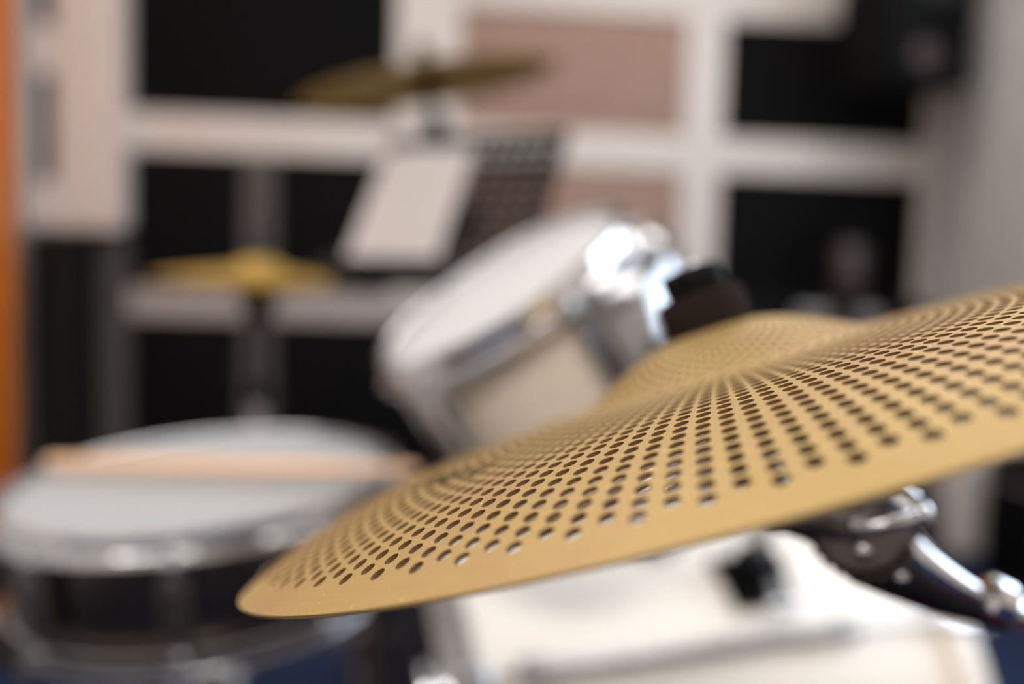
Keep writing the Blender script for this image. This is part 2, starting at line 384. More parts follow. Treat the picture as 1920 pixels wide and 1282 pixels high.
# bin and case on the carpet, right
p = G(.545*2.8, 2.8, 0)
t = thing('waste_bin', 'pale grey round bin standing on the blue carpet in front of the curtain', 'bin', p)
obj('bin_body', lathe(NB(), [(0, .003), (.085, 0), (.098, .012), (.110, .28), (.114, .284), (.112, .29), (.106, .285), (.09, .02), (0, .018)], 40), M_bin, t)
p = G(.62*2.45, 2.45, 0)
t = thing('equipment_case', 'tall black equipment case on the carpet, right of the pale bin', 'case', M=frame(p+V((.06, -.06, 0)), (0, 0, 1), (1, .1, 0)))
obj('case_body', box(NB(), (0, 0, .19), (.26, .3, .38), bev=.012), M_blackpl, t)
b = NB(); box(b, (0, 0, .30), (.265, .305, .012), bev=.002); obj('metal_band', b, M_grey, t)
tube(b := NB(), [(-.05, -.155, .33), (-.045, -.175, .33), (.045, -.175, .33), (.05, -.155, .33)], .006); obj('case_handle', b, M_rubber, t)

p = G(.455*2.84, 2.84, 0)
t = thing('flight_case', 'low black flight case on the carpet in front of the amplifier', 'case', M=frame(p, (0, 0, 1), (1, 0, 0)))
obj('case_body', box(NB(), (0, 0, .10), (.30, .18, .20), bev=.010), M_blackpl, t)
obj('metal_band', box(NB(), (0, 0, .15), (.305, .185, .012), bev=.002), M_grey, t)
obj('latch', box(NB(), (-.09, -.094, .15), (.05, .01, .05), bev=.003), M_grey, t); obj('latch', box(NB(), (.09, -.094, .15), (.05, .01, .05), bev=.003), M_grey, t)

# rug
b = NB(); box(b, (0, 0, .001), (1.95, 1.5, .002))
o = obj('drum_rug', b, M_rug); o.location = (.12, .82, 0); o.rotation_euler = (0, 0, rad(-3)); tag(o, 'dark red rug lying on the navy carpet under the drum kit', 'rug')

# ------------------------------------------------------------------ drums
def hoop_profile(r, up=.011):
    return [(r+.0035, -.001), (r+.0035, up-.002), (r+.006, up), (r+.011, up), (r+.0115, up-.0018), (r+.0065, up-.0028),
            (r+.0062, -.011), (r+.0085, -.0145), (r+.0185, -.0155), (r+.0188, -.0178), (r+.0065, -.0178), (r+.0035, -.013)]
def lug_rod(h, r, a, z0, z1, up, parent_lug):
    c, s = cos(a), sin(a); R_ = r+.0135
    b = NB(); cyl(b, (R_*c, R_*s, z0), (R_*c, R_*s, z1), .0028, 12)
    sg = 1 if up else -1
    cyl(b, (R_*c, R_*s, z1-sg*.001), (R_*c, R_*s, z1+sg*.003), .0065, 20)
    M = Matrix.Translation((R_*c, R_*s, z1+sg*.0065)) @ Matrix.Rotation(a+.5, 4, 'Z')
    box(b, (0, 0, 0), (.0065, .0065, .009), M, bev=.001)
    obj('tension_rod', b, M_chrome, h if parent_lug is None else parent_lug)
def make_drum(name, label, cat, M, r, depth, nl, shell_m, head_m, tube_lug=False, a0=0.2, bottom=True, hs=1.0):
    t = thing(name, label, cat, M=M)
    b = NB(); lathe(b, [(r-.006, -.003), (r-.001, -.006), (r, -.012), (r, -depth+.012), (r-.001, -depth+.006), (r-.006, -depth+.003), (r-.007, -depth+.012), (r-.007, -.012)], 96, closed=True)
    obj('shell', b, shell_m, t)
    b = NB(); lathe(b, [(0, 0), (r-.012, 0), (r-.002, -.0008), (r+.0025, -.004), (r+.003, -.010), (r+.001, -.010), (r-.003, -.003), (0, -.0012)], 96); obj('batter_head', b, head_m, t)
    if bottom:
        b = NB(); lathe(b, [(0, -depth), (r-.004, -depth), (r+.0025, -depth+.004), (r+.003, -depth+.010), (r+.001, -depth+.010), (r-.003, -depth+.003), (0, -depth+.001)], 96); obj('resonant_head', b, head_m, t)
    obj('hoop', lathe(NB(), [(x, z*hs) for x, z in hoop_profile(r)], 128, closed=True), M_chrome, t)
    if bottom: obj('hoop', lathe(NB(), [(x, -depth-z*hs) for x, z in hoop_profile(r)], 128, closed=True), M_chrome2, t)
    for k in range(nl):
        a = a0+2*pi*k/nl; c, s = cos(a), sin(a); R_ = r+.0135; b = NB()
        if tube_lug:
            cyl(b, (R_*c, R_*s, -.028), (R_*c, R_*s, -depth+.028), .0065, 18)
            for z in (-.045, -depth+.045): cyl(b, (r*c, r*s, z), (R_*c, R_*s, z), .006, 14)
        else:
            for zc in ((-.045, -depth+.045) if depth > .12 else (-depth/2,)):
                Ml = Matrix.Translation((r*c, r*s, zc)) @ Matrix.Rotation(a, 4, 'Z')
                hh = .042 if depth > .12 else depth-.055
                box(b, (.009, 0, 0), (.018, .024, hh), Ml, bev=.006, seg=3)
                cyl(b, (R_*c, R_*s, zc-hh/2-.004), (R_*c, R_*s, zc+hh/2+.004), .0068, 16)
        lg = obj('lug', b, M_chrome2 if tube_lug else M_gunmetal, t)
        zt = -.05 if not tube_lug else -.03
        lug_rod(t, r, a, zt, -.0155, True, lg)
        if bottom: lug_rod(t, r, a, -depth-zt, -depth+.0155, False, lg)
    # vent badge
    a = a0+pi/nl; c, s = cos(a), sin(a)
    return t
def disc_pose(x, y, z, ang, elev, spin=(1, 0, 0)):
    """centre on the ray of a picture point; the disc's long axis turned by ang, its face seen from elev above its rim"""
    c = px(x, y, z); ray = (c-CP).normalized()
    rt = (CR-ray*CR.dot(ray)).normalized(); up = rt.cross(ray)
    maj = cos(ang)*rt+sin(ang)*up; mn = ray.cross(maj) if (ray.cross(maj)).dot(up) < 0 else maj.cross(ray)
    mn = (up*cos(ang)-rt*sin(ang)).normalized()
    n = mn*cos(elev)-ray*sin(elev)
    return frame(c, n, maj), c, n

# snare
Ms, sc, sn = disc_pose(386, 897, .85, rad(7.5), rad(14.8))
sr = .1778
snare = make_drum('snare_drum', 'shallow snare drum with black nickel shell, a wooden stick lying on its white head', 'snare drum', Ms, sr, .105, 10, M_snare, M_headgrey, a0=rad(-63), hs=.62)
b = NB(); Mt = Matrix.Translation((sr*cos(2.2), sr*sin(2.2), -.05)) @ Matrix.Rotation(2.2, 4, 'Z')
box(b, (.012, 0, 0), (.024, .03, .07), Mt, bev=.005); box(b, (.035, 0, .015), (.035, .012, .012), Mt, bev=.003); obj('strainer', b, M_chrome, snare)
b = NB(); lathe(b, [(0, .002), (.009, .002), (.012, 0), (.012, -.002)], 24, Matrix.Translation((sr*cos(-1.28), sr*sin(-1.28), -.05)) @ Matrix.Rotation(-1.28, 4, 'Z') @ Matrix.Rotation(rad(90), 4, 'Y')); obj('air_vent', b, M_chrome, snare)
# snare stand
st = thing('snare_stand', 'snare stand with dark basket arms and tripod under the snare drum', 'drum stand', (sc.x, sc.y, 0))
Mi = Matrix.Translation((-sc.x, -sc.y, 0))
bc = Ms @ V((0, 0, -.155)); bc.z = max(bc.z, .4)
for k in range(3):
    a = rad(-40+120*k)
    rim = Ms @ V(((sr+.006)*cos(a), (sr+.006)*sin(a), -.128)); rim2 = Ms @ V(((sr+.024)*cos(a), (sr+.024)*sin(a), -.095))
    mid = Ms @ V((.05*cos(a), .05*sin(a), -.165))
    b = NB(); tube(b, [Mi @ q for q in bez(bc+V((0, 0, -.02)), mid, rim+V((0, 0, -.02)), rim)] , .006)
    o = obj('basket_arm', b, M_chrome2, st)
    b = NB(); tube(b, [Mi @ rim, Mi @ ((rim+rim2)/2), Mi @ rim2], .0085); obj('rubber_grip', b, M_rubber, o)
b = NB(); tube(b, [Mi @ bc, (0, 0, .3)], .011); tube(b, [(0, 0, .3), (0, 0, .10)], .0145); obj('stand_pole', b, M_blackmt, st)
obj('basket_joint', ball(NB(), Mi @ bc, .022), M_blackpl, st); obj('height_clamp', cyl(NB(), (0, 0, .285), (0, 0, .325), .022), M_blackpl, st)
for k in range(3):
    a = rad(20+120*k); d = V((cos(a), sin(a), 0))
    b = NB(); tube(b, [V((0, 0, .26))+d*.016, d*.25+V((0, 0, .018))], .008); tube(b, [V((0, 0, .11))+d*.014, d*.13+V((0, 0, .10))], .005)
    lg = obj('leg', b, M_chrome2, st); obj('rubber_foot', ball(NB(), d*.25+V((0, 0, .014)), .014), M_rubber, lg)

# drumstick lying on the snare
def plane_hit(M, x, y, z):
    Mi_ = M.inverted(); o_ = Mi_ @ CP; d_ = Mi_.to_3x3() @ (px(x, y, 1)-CP); return M @ (o_+d_*((z-o_.z)/d_.z))
pa = plane_hit(Ms, 84, 868, .0155); pb = plane_hit(Ms, 790, 880, .0190)
dvec = (pb-pa).normalized(); L = .40
Mk = frame(pa, dvec)
b = NB(); lathe(b, [(0, 0), (.004, .001), (.0065, .006), (.0072, .012), (.0072, .26), (.0062, .32), (.0042, .37), (.0038, .376), (.0052, .383), (.0055, .390), (.004, .398), (0, .4)], 24)
o = obj('drumstick', b, M_stick); o.matrix_world = Mk; tag(o, 'pale wooden drumstick lying across the snare drum head', 'drumstick')

# tom
Mt_, tc_, tn_ = disc_pose(941, 543, .82, rad(32.5), rad(13))
tr_ = .127
tom = make_drum('rack_tom', 'tilted cream rack tom with chrome hoop and white head', 'tom drum', Mt_, tr_, .18, 6, M_creamdk, M_head, tube_lug=True, a0=rad(-73), hs=.85)
# suspension mount: the large polished plate on the right side of the tom
b = NB()
segs = 14; r1 = tr_+.012; ring = []
for k in range(segs+1):
    a = rad(-70)+rad(78)*k/segs; row = []
    for (dr_, z) in ((.010, -.014), (.019, -.022), (.024, -.045), (.024, -.095), (.012, -.128)):
        row.append(b.verts.new(((r1+dr_)*cos(a), (r1+dr_)*sin(a), z)))
    ring.append(row)
for p_, q_ in zip(ring, ring[1:]):
    for j in range(4): b.faces.new((p_[j], q_[j], q_[j+1], p_[j+1]))
bmesh.ops.solidify(b, geom=b.faces[:], thickness=.004)
obj('suspension_bracket', b, M_chrome, tom, label='polished chrome mounting plate')
b = NB()
Mb = Matrix.Rotation(rad(-50), 4, 'Z')
box(b, (tr_+.033, 0, -.12), (.042, .075, .075), Mb, bev=.010)
cyl(b, Mb @ V((tr_+.04, .03, -.12)), Mb @ V((tr_+.04, .055, -.12)), .006)
box(b, (tr_+.04, .058, -.12), (.008, .006, .035), Mb, bev=.002)
obj('mount_clamp', b, M_blackmt, tom)

# bass drum
BYAW = rad(20); bR, bL = .254, .655
bl = G(-.125, .987, .272); adir = G(cos(BYAW), sin(BYAW), 0)
adir = V((adir.x, adir.y, 0)).normalized()
Mb_ = frame(bl, -adir, (0, 0, 1))             # local z towards the batter side, local x up
bd = thing('bass_drum', 'large cream bass drum lying on the rug with long chrome tension rods', 'bass drum', M=Mb_)
b = NB(); lathe(b, [(bR-.005, -.022), (bR, -.026), (bR, -bL+.026), (bR-.005, -bL+.022), (bR-.008, -bL+.03), (bR-.008, -.03)], 128, closed=True); obj('shell', b, M_cream, bd)
for nm, zc, sg, hm in (('batter_head', -.018, 1, M_blackmt), ('front_head', -bL+.018, -1, M_head)):
    b = NB(); lathe(b, [(0, zc), (bR-.01, zc), (bR+.003, zc-sg*.004), (bR+.003, zc-sg*.012), (bR-.001, zc-sg*.012), (bR-.012, zc-sg*.0015), (0, zc-sg*.0015)], 128); obj(nm, b, hm, bd)
for zc, m in ((-.017, M_grey), (-bL+.017, M_cream)):
    b = NB(); lathe(b, [(bR+.003, zc-.018), (bR+.003, zc+.018), (bR+.006, zc+.019), (bR+.015, zc+.019), (bR+.016, zc+.015), (bR+.016, zc-.015), (bR+.015, zc-.019), (bR+.006, zc-.019)], 128, closed=True)
    obj('hoop', b, m, bd)
side = V((0, 0, 1)).cross(-adir)            # local y
for k in range(8):
    # local angle measured from up (x) towards the camera side
    a = rad(50+45*k); sgn = 1 if (Mb_.to_3x3() @ V((0, 1, 0))).dot(CP-bl) > 0 else -1
    c, s = cos(a), sgn*sin(a); Rr = bR+.021
    b = NB(); cyl(b, (Rr*c, Rr*s, -.075), (Rr*c, Rr*s, -bL+.18), .0085, 20)
    for z in (-.12, -bL+.22): cyl(b, (bR*c, bR*s, z), (Rr*c, Rr*s, z), .009, 16)
    for z0_, z1_ in ((-.075, -.105), (-bL+.20, -bL+.17)): cyl(b, (Rr*c, Rr*s, z0_), (Rr*c, Rr*s, z1_), .0135, 22)
    lg = obj('lug', b, M_chrome2, bd)
    b = NB(); cyl(b, (Rr*c, Rr*s, -.10), (Rr*c, Rr*s, .005), .0035, 12); obj('tension_rod', b, M_chrome, lg)
    obj('tension_rod', cyl(NB(), (Rr*c, Rr*s, -bL-.005), (Rr*c, Rr*s, -bL+.20), .0035, 12), M_chrome, lg)
    for z, sg in ((.0, 1), (-bL, -1)):
        b = NB(); Ma = Matrix.Translation((0, 0, z)) @ Matrix.Rotation(math.atan2(s, c), 4, 'Z')
        box(b, (bR+.022, 0, -sg*.02), (.009, .030, .05), Ma, bev=.004, seg=3)
        box(b, (bR+.010, 0, sg*.005), (.030, .026, .009), Ma, bev=.004, seg=3)
        cyl(b, Ma @ V((bR+.021, 0, sg*.006)), Ma @ V((bR+.021, 0, sg*.016)), .008)
        box(b, (bR+.021, 0, sg*.020), (.006, .042, .008), Ma, bev=.003)
        obj('claw', b, M_chrome, bd)
# tom post bracket on the shell
sgn = 1 if (Mb_.to_3x3() @ V((0, 1, 0))).dot(CP-bl) > 0 else -1
ab = sgn*rad(33); cb_, sb_ = cos(ab), sin(ab)
Mq = Matrix.Translation((bR*cb_, bR*sb_, -.395)) @ Matrix.Rotation(ab, 4, 'Z')
b = NB(); box(b, (.005, 0, 0), (.010, .075, .085), Mq, bev=.004, seg=3); box(b, (.025, -sgn*.004, 0), (.04, .05, .05), Mq, bev=.009, seg=3)
obj('post_bracket', b, M_blackpl, bd, label='black tom post bracket')
b = NB(); cyl(b, Mq @ V((.03, sgn*.02, 0)), Mq @ V((.03, sgn*.052, 0)), .006); box(b, (.03, sgn*.056, 0), (.012, .008, .045), Mq, bev=.004); obj('wing_screw', b, M_chrome2, bd)
b = NB()
Mq2 = Matrix.Translation((bR*cos(sgn*rad(16)), bR*sin(sgn*rad(16)), -.30)) @ Matrix.Rotation(sgn*rad(16), 4, 'Z')
box(b, (.006, 0, 0), (.012, .04, .05), Mq2, bev=.004); cyl(b, Mq2 @ V((.01, 0, 0)), Mq2 @ V((.03, 0, 0)), .012); obj('memory_lock', b, M_chrome2, bd)
# spurs
for s_ in (-1, 1):
    a = rad(118)*s_; base = V((bR*cos(a), bR*sin(a), -.43)); wp = Mb_ @ base
    out = (Mb_.to_3x3() @ V((0, s_, 0))); foot = wp+out*.10+adir*.16; foot.z = .012
    Minv = Mb_.inverted(); b = NB()
    tube(b, [base*.99+V((0, 0, 0)), Minv @ foot], .006); cyl(b, base*.985, base*1.09, .016)
    sp = obj('spur', b, M_chrome2, bd); obj('rubber_tip', ball(NB(), Minv @ foot, .012), M_rubber, sp)
# tom holder: post standing in the bracket, arm to the tom
q0 = Mb_ @ (Mq @ V((.025, 0, 0))); top = V((q0.x, q0.y, .72))
tgt = Mt_ @ (Mb @ V((tr_+.04, 0, -.12)))
th = thing('tom_holder', 'chrome and black post carrying the cream tom above the bass drum', 'drum holder', (q0.x, q0.y, q0.z-.02))
Mi = Matrix.Translation((-q0.x, -q0.y, -(q0.z-.02)))
b = NB(); tube(b, [Mi @ (q0+V((0, 0, -.01))), Mi @ V((q0.x, q0.y, .64))], .011); obj('post', b, M_chrome2, th)
b = NB(); ball(b, Mi @ V((q0.x, q0.y, .65)), .024); cyl(b, Mi @ V((q0.x, q0.y, .61)), Mi @ V((q0.x, q0.y, .645)), .02); obj('ball_joint', b, M_blackmt, th)
b = NB(); tube(b, [Mi @ q for q in bez(V((q0.x, q0.y, .65)), V((q0.x, q0.y, .69)), tgt+V((.05, 0, 0)), tgt)], .0075); obj('arm', b, M_chrome2, th)

# bass pedal
pq = G(-.165, 1.035, 0)
pd = thing('bass_pedal', 'bass drum pedal with beige felt beater left of the bass drum', 'drum pedal', M=frame(pq, (0, 0, 1), adir))
b = NB(); box(b, (-.16, 0, .012), (.30, .09, .012), bev=.004); box(b, (.0, 0, .014), (.03, .14, .018), bev=.004); obj('base_plate', b, M_blackmt, pd)
b = NB(); box(b, (-.15, 0, .04), (.26, .075, .01), Matrix.Rotation(rad(6), 4, 'Y'), bev=.004); obj('footboard', b, M_chrome2, pd)
b = NB()
for s_ in (-1, 1): tube(b, [(0, s_*.055, .02), (0, s_*.05, .22)], .008)
cyl(b, (0, -.06, .22), (0, .06, .22), .009); obj('frame', b, M_chrome2, pd)
b = NB(); tube(b, [(0, 0, .20), (-.012, 0, .435)], .004); obj('beater_rod', b, M_chrome, pd)
b = NB(); ball(b, (-.012, 0, .424), .027, sc=(1, 1, 1)); 
o = obj('beater', b, M_felt2, pd)

# ------------------------------------------------------------------ solid cymbals
def cymbal_prof(R, bow, rb, hb, th=.0012, n=26):
    pr = []
    for i in range(n+1):
        r = R*i/n; x = min(1, r/rb)
        pr.append((r, bow*(1-(r/R)**1.7)+hb*(1-x*x)**1.35))
    lo = [(r, z-th) for r, z in pr[::-1]]; lo[-1] = (0, lo[-1][1])
    return pr+lo
def tripod(t, base_h, legr, n=3, a0=0, m=M_chrome2, col=None):
    for k in range(n):
        a = a0+2*pi*k/n; d = V((cos(a), sin(a), 0))
        b = NB(); tube(b, [V((0, 0, base_h))+d*.018, d*legr+V((0, 0, .02))], .008)
        tube(b, [V((0, 0, base_h*.42))+d*.016, d*legr*.52+V((0, 0, base_h*.47))], .005)
        lg = obj('leg', b, m, t); obj('rubber_foot', ball(NB(), d*legr+V((0, 0, .016)), .016), M_rubber, lg)

# hi-hat
hc = px(452, 534, 1.50); hc = px(486, 524, 1.50)
hs = thing('hi_hat_stand', 'hi-hat stand with dark clutch hub and chrome tripod below the brass cymbals', 'cymbal stand', (hc.x, hc.y, 0))
b = NB(); tube(b, [(0, 0, .12), (0, 0, hc.z-.20)], .0125); obj('lower_tube', b, M_chrome2, hs)
b = NB(); tube(b, [(0, 0, hc.z-.20), (0, 0, hc.z-.06)], .0095); tube(b, [(0, 0, hc.z-.06), (0, 0, hc.z+.16)], .003, 10); obj('pull_rod', b, M_blackmt, hs)
b = NB(); cyl(b, (0, 0, hc.z-.075), (0, 0, hc.z-.040), .026); cyl(b, (0, 0, hc.z-.04), (0, 0, hc.z-.028), .034); obj('seat_cup', b, M_blackpl, hs); obj('height_clamp', cyl(NB(), (0, 0, hc.z-.22), (0, 0, hc.z-.18), .018), M_blackpl, hs)
b = NB(); cyl(b, (0, 0, hc.z+.052), (0, 0, hc.z+.082), .011); box(b, (.02, 0, hc.z+.067), (.03, .006, .014), bev=.003); cyl(b, (0, 0, hc.z+.036), (0, 0, hc.z+.05), .017); obj('clutch', b, M_blackmt, hs)
tripod(hs, .34, .27, a0=rad(30))
b = NB(); box(b, (-.02, -.18, .03), (.08, .27, .012), Matrix.Rotation(rad(8), 4, 'X'), bev=.004); obj('foot_pedal', b, M_chrome2, hs)
b = NB(); lathe(b, cymbal_prof(.178, .021, .052, .020), 72); o = obj('hi_hat_cymbal', b, M_bronze); o.location = hc; o.rotation_euler = (rad(1.5), rad(1.0), 0)
tag(o, 'upper brass hi-hat cymbal seen edge on in front of the black panels', 'cymbal', 'hi-hat pair')
b = NB(); lathe(b, [(r, -z) for r, z in cymbal_prof(.178, .018, .052, .018)], 72); o = obj('hi_hat_cymbal', b, M_bronze); o.location = hc+V((0, 0, -.005)); o.rotation_euler = (rad(1.5), rad(1.0), 0)
tag(o, 'lower upturned brass hi-hat cymbal resting on the dark hub', 'cymbal', 'hi-hat pair')

# ride cymbal and its boom stand
rc = px(800, 148, 1.66)
Mr, rc, rn = disc_pose(803, 160, 1.66, rad(8.5), rad(-9))
b = NB(); lathe(b, cymbal_prof(.254, .030, .06, .02), 96); o = obj('ride_cymbal', b, M_bronze); o.matrix_world = Mr
tag(o, 'large tilted bronze ride cymbal high in front of the brown panel', 'cymbal')
base = px(838, 400, 1.70)
rs = thing('boom_stand', 'black cymbal stand with boom holding the tilted ride cymbal, behind the music stand', 'cymbal stand', (base.x, base.y, 0))
Mi = Matrix.Translation((-base.x, -base.y, 0))
jt = px(824, 268, 1.69)
b = NB(); tube(b, [(0, 0, .15), (0, 0, .6)], .0145); tube(b, [(0, 0, .6), (0, 0, jt.z-.02)], .0115); obj('pole', b, M_blackmt, rs)
b = NB(); ptop = rc+rn*.085; pm = rc-rn*.06
tube(b, [Mi @ px(830, 262, 1.69), Mi @ (rc-rn*.07)], .016); obj('boom_arm', b, M_blackpl, rs)
b = NB(); tube(b, [Mi @ (rc-rn*.07), Mi @ ptop], .008, 12); obj('threaded_rod', b, M_blackpl, rs)
b = NB(); cyl(b, Mi @ (rc-rn*.02), Mi @ (rc+rn*.028), .017); cyl(b, Mi @ (rc+rn*.05), Mi @ (rc+rn*.068), .019); cyl(b, Mi @ (rc+rn*.068), Mi @ (rc+rn*.082), .012); obj('felt_stack', b, M_felt, rs)
b = NB(); ball(b, Mi @ (rc-rn*.075), .024); obj('tilter', b, M_blackmt, rs); obj('boom_joint', ball(NB(), Mi @ jt, .026), M_blackmt, rs); obj('height_clamp', cyl(NB(), (0, 0, .56), (0, 0, .61), .022), M_blackmt, rs)
tripod(rs, .36, .28, a0=rad(-20), m=M_blackmt)

# ------------------------------------------------------------------ music stand and sheet
def plate_holes(nx_, nz_, w_, h_, hr, m_=0.014):
    b = NB(); cw_, ch_ = (w_-2*m_)/nx_, (h_-2*m_)/nz_; grid = {}
    def gv(i, j):
        if (i, j) not in grid: grid[(i, j)] = b.verts.new((m_+i*cw_/2, 0, m_+j*ch_/2))
        return grid[(i, j)]
    for i in range(nx_):
        for j in range(nz_):
            cxx, czz = m_+(i+.5)*cw_, m_+(j+.5)*ch_
            out = [gv(2*i+2, 2*j+1), gv(2*i+2, 2*j+2), gv(2*i+1, 2*j+2), gv(2*i, 2*j+2), gv(2*i, 2*j+1), gv(2*i, 2*j), gv(2*i+1, 2*j), gv(2*i+2, 2*j)]
            hv_ = [b.verts.new((cxx+hr*cos(k*pi/4), 0, czz+hr*sin(k*pi/4))) for k in range(8)]
            for k in range(8): b.faces.new((out[k], out[(k+1) % 8], hv_[(k+1) % 8], hv_[k]))
    for a_, c_ in (((0, 0), (w_, m_)), ((0, h_-m_), (w_, h_)), ((0, m_), (m_, h_-m_)), ((w_-m_, m_), (w_, h_-m_))):
        vs = [b.verts.new((x, 0, z)) for x, z in ((a_[0], a_[1]), (c_[0], a_[1]), (c_[0], c_[1]), (a_[0], c_[1]))]; b.faces.new(vs)
    bmesh.ops.solidify(b, geom=b.faces[:], thickness=.0015)
    return b
aM, LM = rad(24), rad(32)
bL0 = px(628, 527, 1.37)
uM = G(cos(aM), -sin(aM), 0); uM = V((uM.x, uM.y, 0)).normalized()
bk = V((-uM.y, uM.x, 0)); vM = V((0, 0, 1))*cos(LM)+bk*sin(LM)
nM = uM.cross(vM)          # points away behind the desk
Md = Matrix(((uM.x, nM.x*-1, vM.x, bL0.x), (uM.y, nM.y*-1, vM.y, bL0.y), (uM.z, nM.z*-1, vM.z, bL0.z), (0, 0, 0, 1)))
Md = Matrix(((uM.x, -nM.x, vM.x, bL0.x), (uM.y, -nM.y, vM.y, bL0.y), (uM.z, -nM.z, vM.z, bL0.z), (0, 0, 0, 1)))
# local: x along the desk, z up the desk, y normal
bkl = 1 if (Md.to_3x3() @ V((0, 1, 0))).dot(bk) > 0 else -1
footc = Md @ V((.1675, bkl*.03, .1))
ms = thing('music_stand', 'dark perforated music stand with leaning desk holding a white sheet', 'music stand', M=Matrix.Translation((footc.x, footc.y, 0)))
Mi = Matrix.Translation((-footc.x, -footc.y, 0)) @ Md
WD, HD = .335, .298
b = plate_holes(12, 10, WD, HD, .0068); bmesh.ops.transform(b, matrix=Mi, verts=b.verts[:]); obj('desk', b, M_blackmt, ms, smooth=False)
b = NB(); box(b, (WD/2, -bkl*.02, -.004), (WD, .05, .004), Mi, bev=.001); box(b, (WD/2, -bkl*.044, .006), (WD, .003, .022), Mi, bev=.001); obj('ledge', b, M_blackmt, ms)
b = NB(); box(b, (WD/2, bkl*.012, .12), (.10, .02, .06), Mi, bev=.004); tube(b, [Mi @ V((WD/2, bkl*.02, .12)), (0, 0, (Md @ V((WD/2, bkl*.03, .08))).z)], .012); obj('tilt_joint', b, M_blackmt, ms)
b = NB(); tube(b, [(0, 0, .12), (0, 0, .5)], .012); tube(b, [(0, 0, .5), (0, 0, (Md @ V((WD/2, bkl*.03, .09))).z)], .009); obj('pole', b, M_blackmt, ms)
tripod(ms, .22, .2, a0=rad(90), m=M_blackmt)
# paper with faint ruled columns
mp_ = bpy.data.materials.new('printed_paper'); mp_.use_nodes = True; nt = mp_.node_tree; bs = nt.nodes['Principled BSDF']; bs.inputs['Roughness'].default_value = .8
tc = nt.nodes.new('ShaderNodeTexCoord'); wv = nt.nodes.new('ShaderNodeTexWave'); wv.wave_type = 'BANDS'; wv.bands_direction = 'X'; wv.inputs['Scale'].default_value = 22
nt.links.new(tc.outputs['Object'], wv.inputs[0]); rp = nt.nodes.new('ShaderNodeValToRGB'); rp.color_ramp.elements[0].position = .0; rp.color_ramp.elements[0].color = hx('e6dbd7'); rp.color_ramp.elements[1].position = .3; rp.color_ramp.elements[1].color = hx('fff5f1')
nt.links.new(wv.outputs[0], rp.inputs[0]); nt.links.new(rp.outputs[0], bs.inputs['Base Color'])
b = NB(); n = 10; pw, ph = .170, .262; g = {}
for i in range(n+1):
    for j in range(n+1):
        s, q = i/n, j/n
        g[i, j] = b.verts.new((s*pw, -bkl*(.003+.006*sin(s*pi)*q), q*ph - .012*(q > .85)*max(0, s-.75)))
for i in range(n):
    for j in range(n): b.faces.new((g[i, j], g[i+1, j], g[i+1, j+1], g[i, j+1]))
bmesh.ops.solidify(b, geom=b.faces[:], thickness=.0006)
o = obj('sheet_music', b, mp_); o.matrix_world = Md @ Matrix.Translation((.004, 0, .0005)); tag(o, 'white printed music sheet resting on the dark music stand', 'sheet of paper')

# ------------------------------------------------------------------ the perforated cymbal in front
RC = .2032
Cc = cw(.0939115, .03362166, .34950812)
nn = V((-.29947349, -.95073511, .08011479))
uu = V((1, 0, 0))-nn.x*nn; uu.normalize(); vv = nn.cross(uu)
NW, UW, VW = cdir(*nn), cdir(*uu), cdir(*vv)
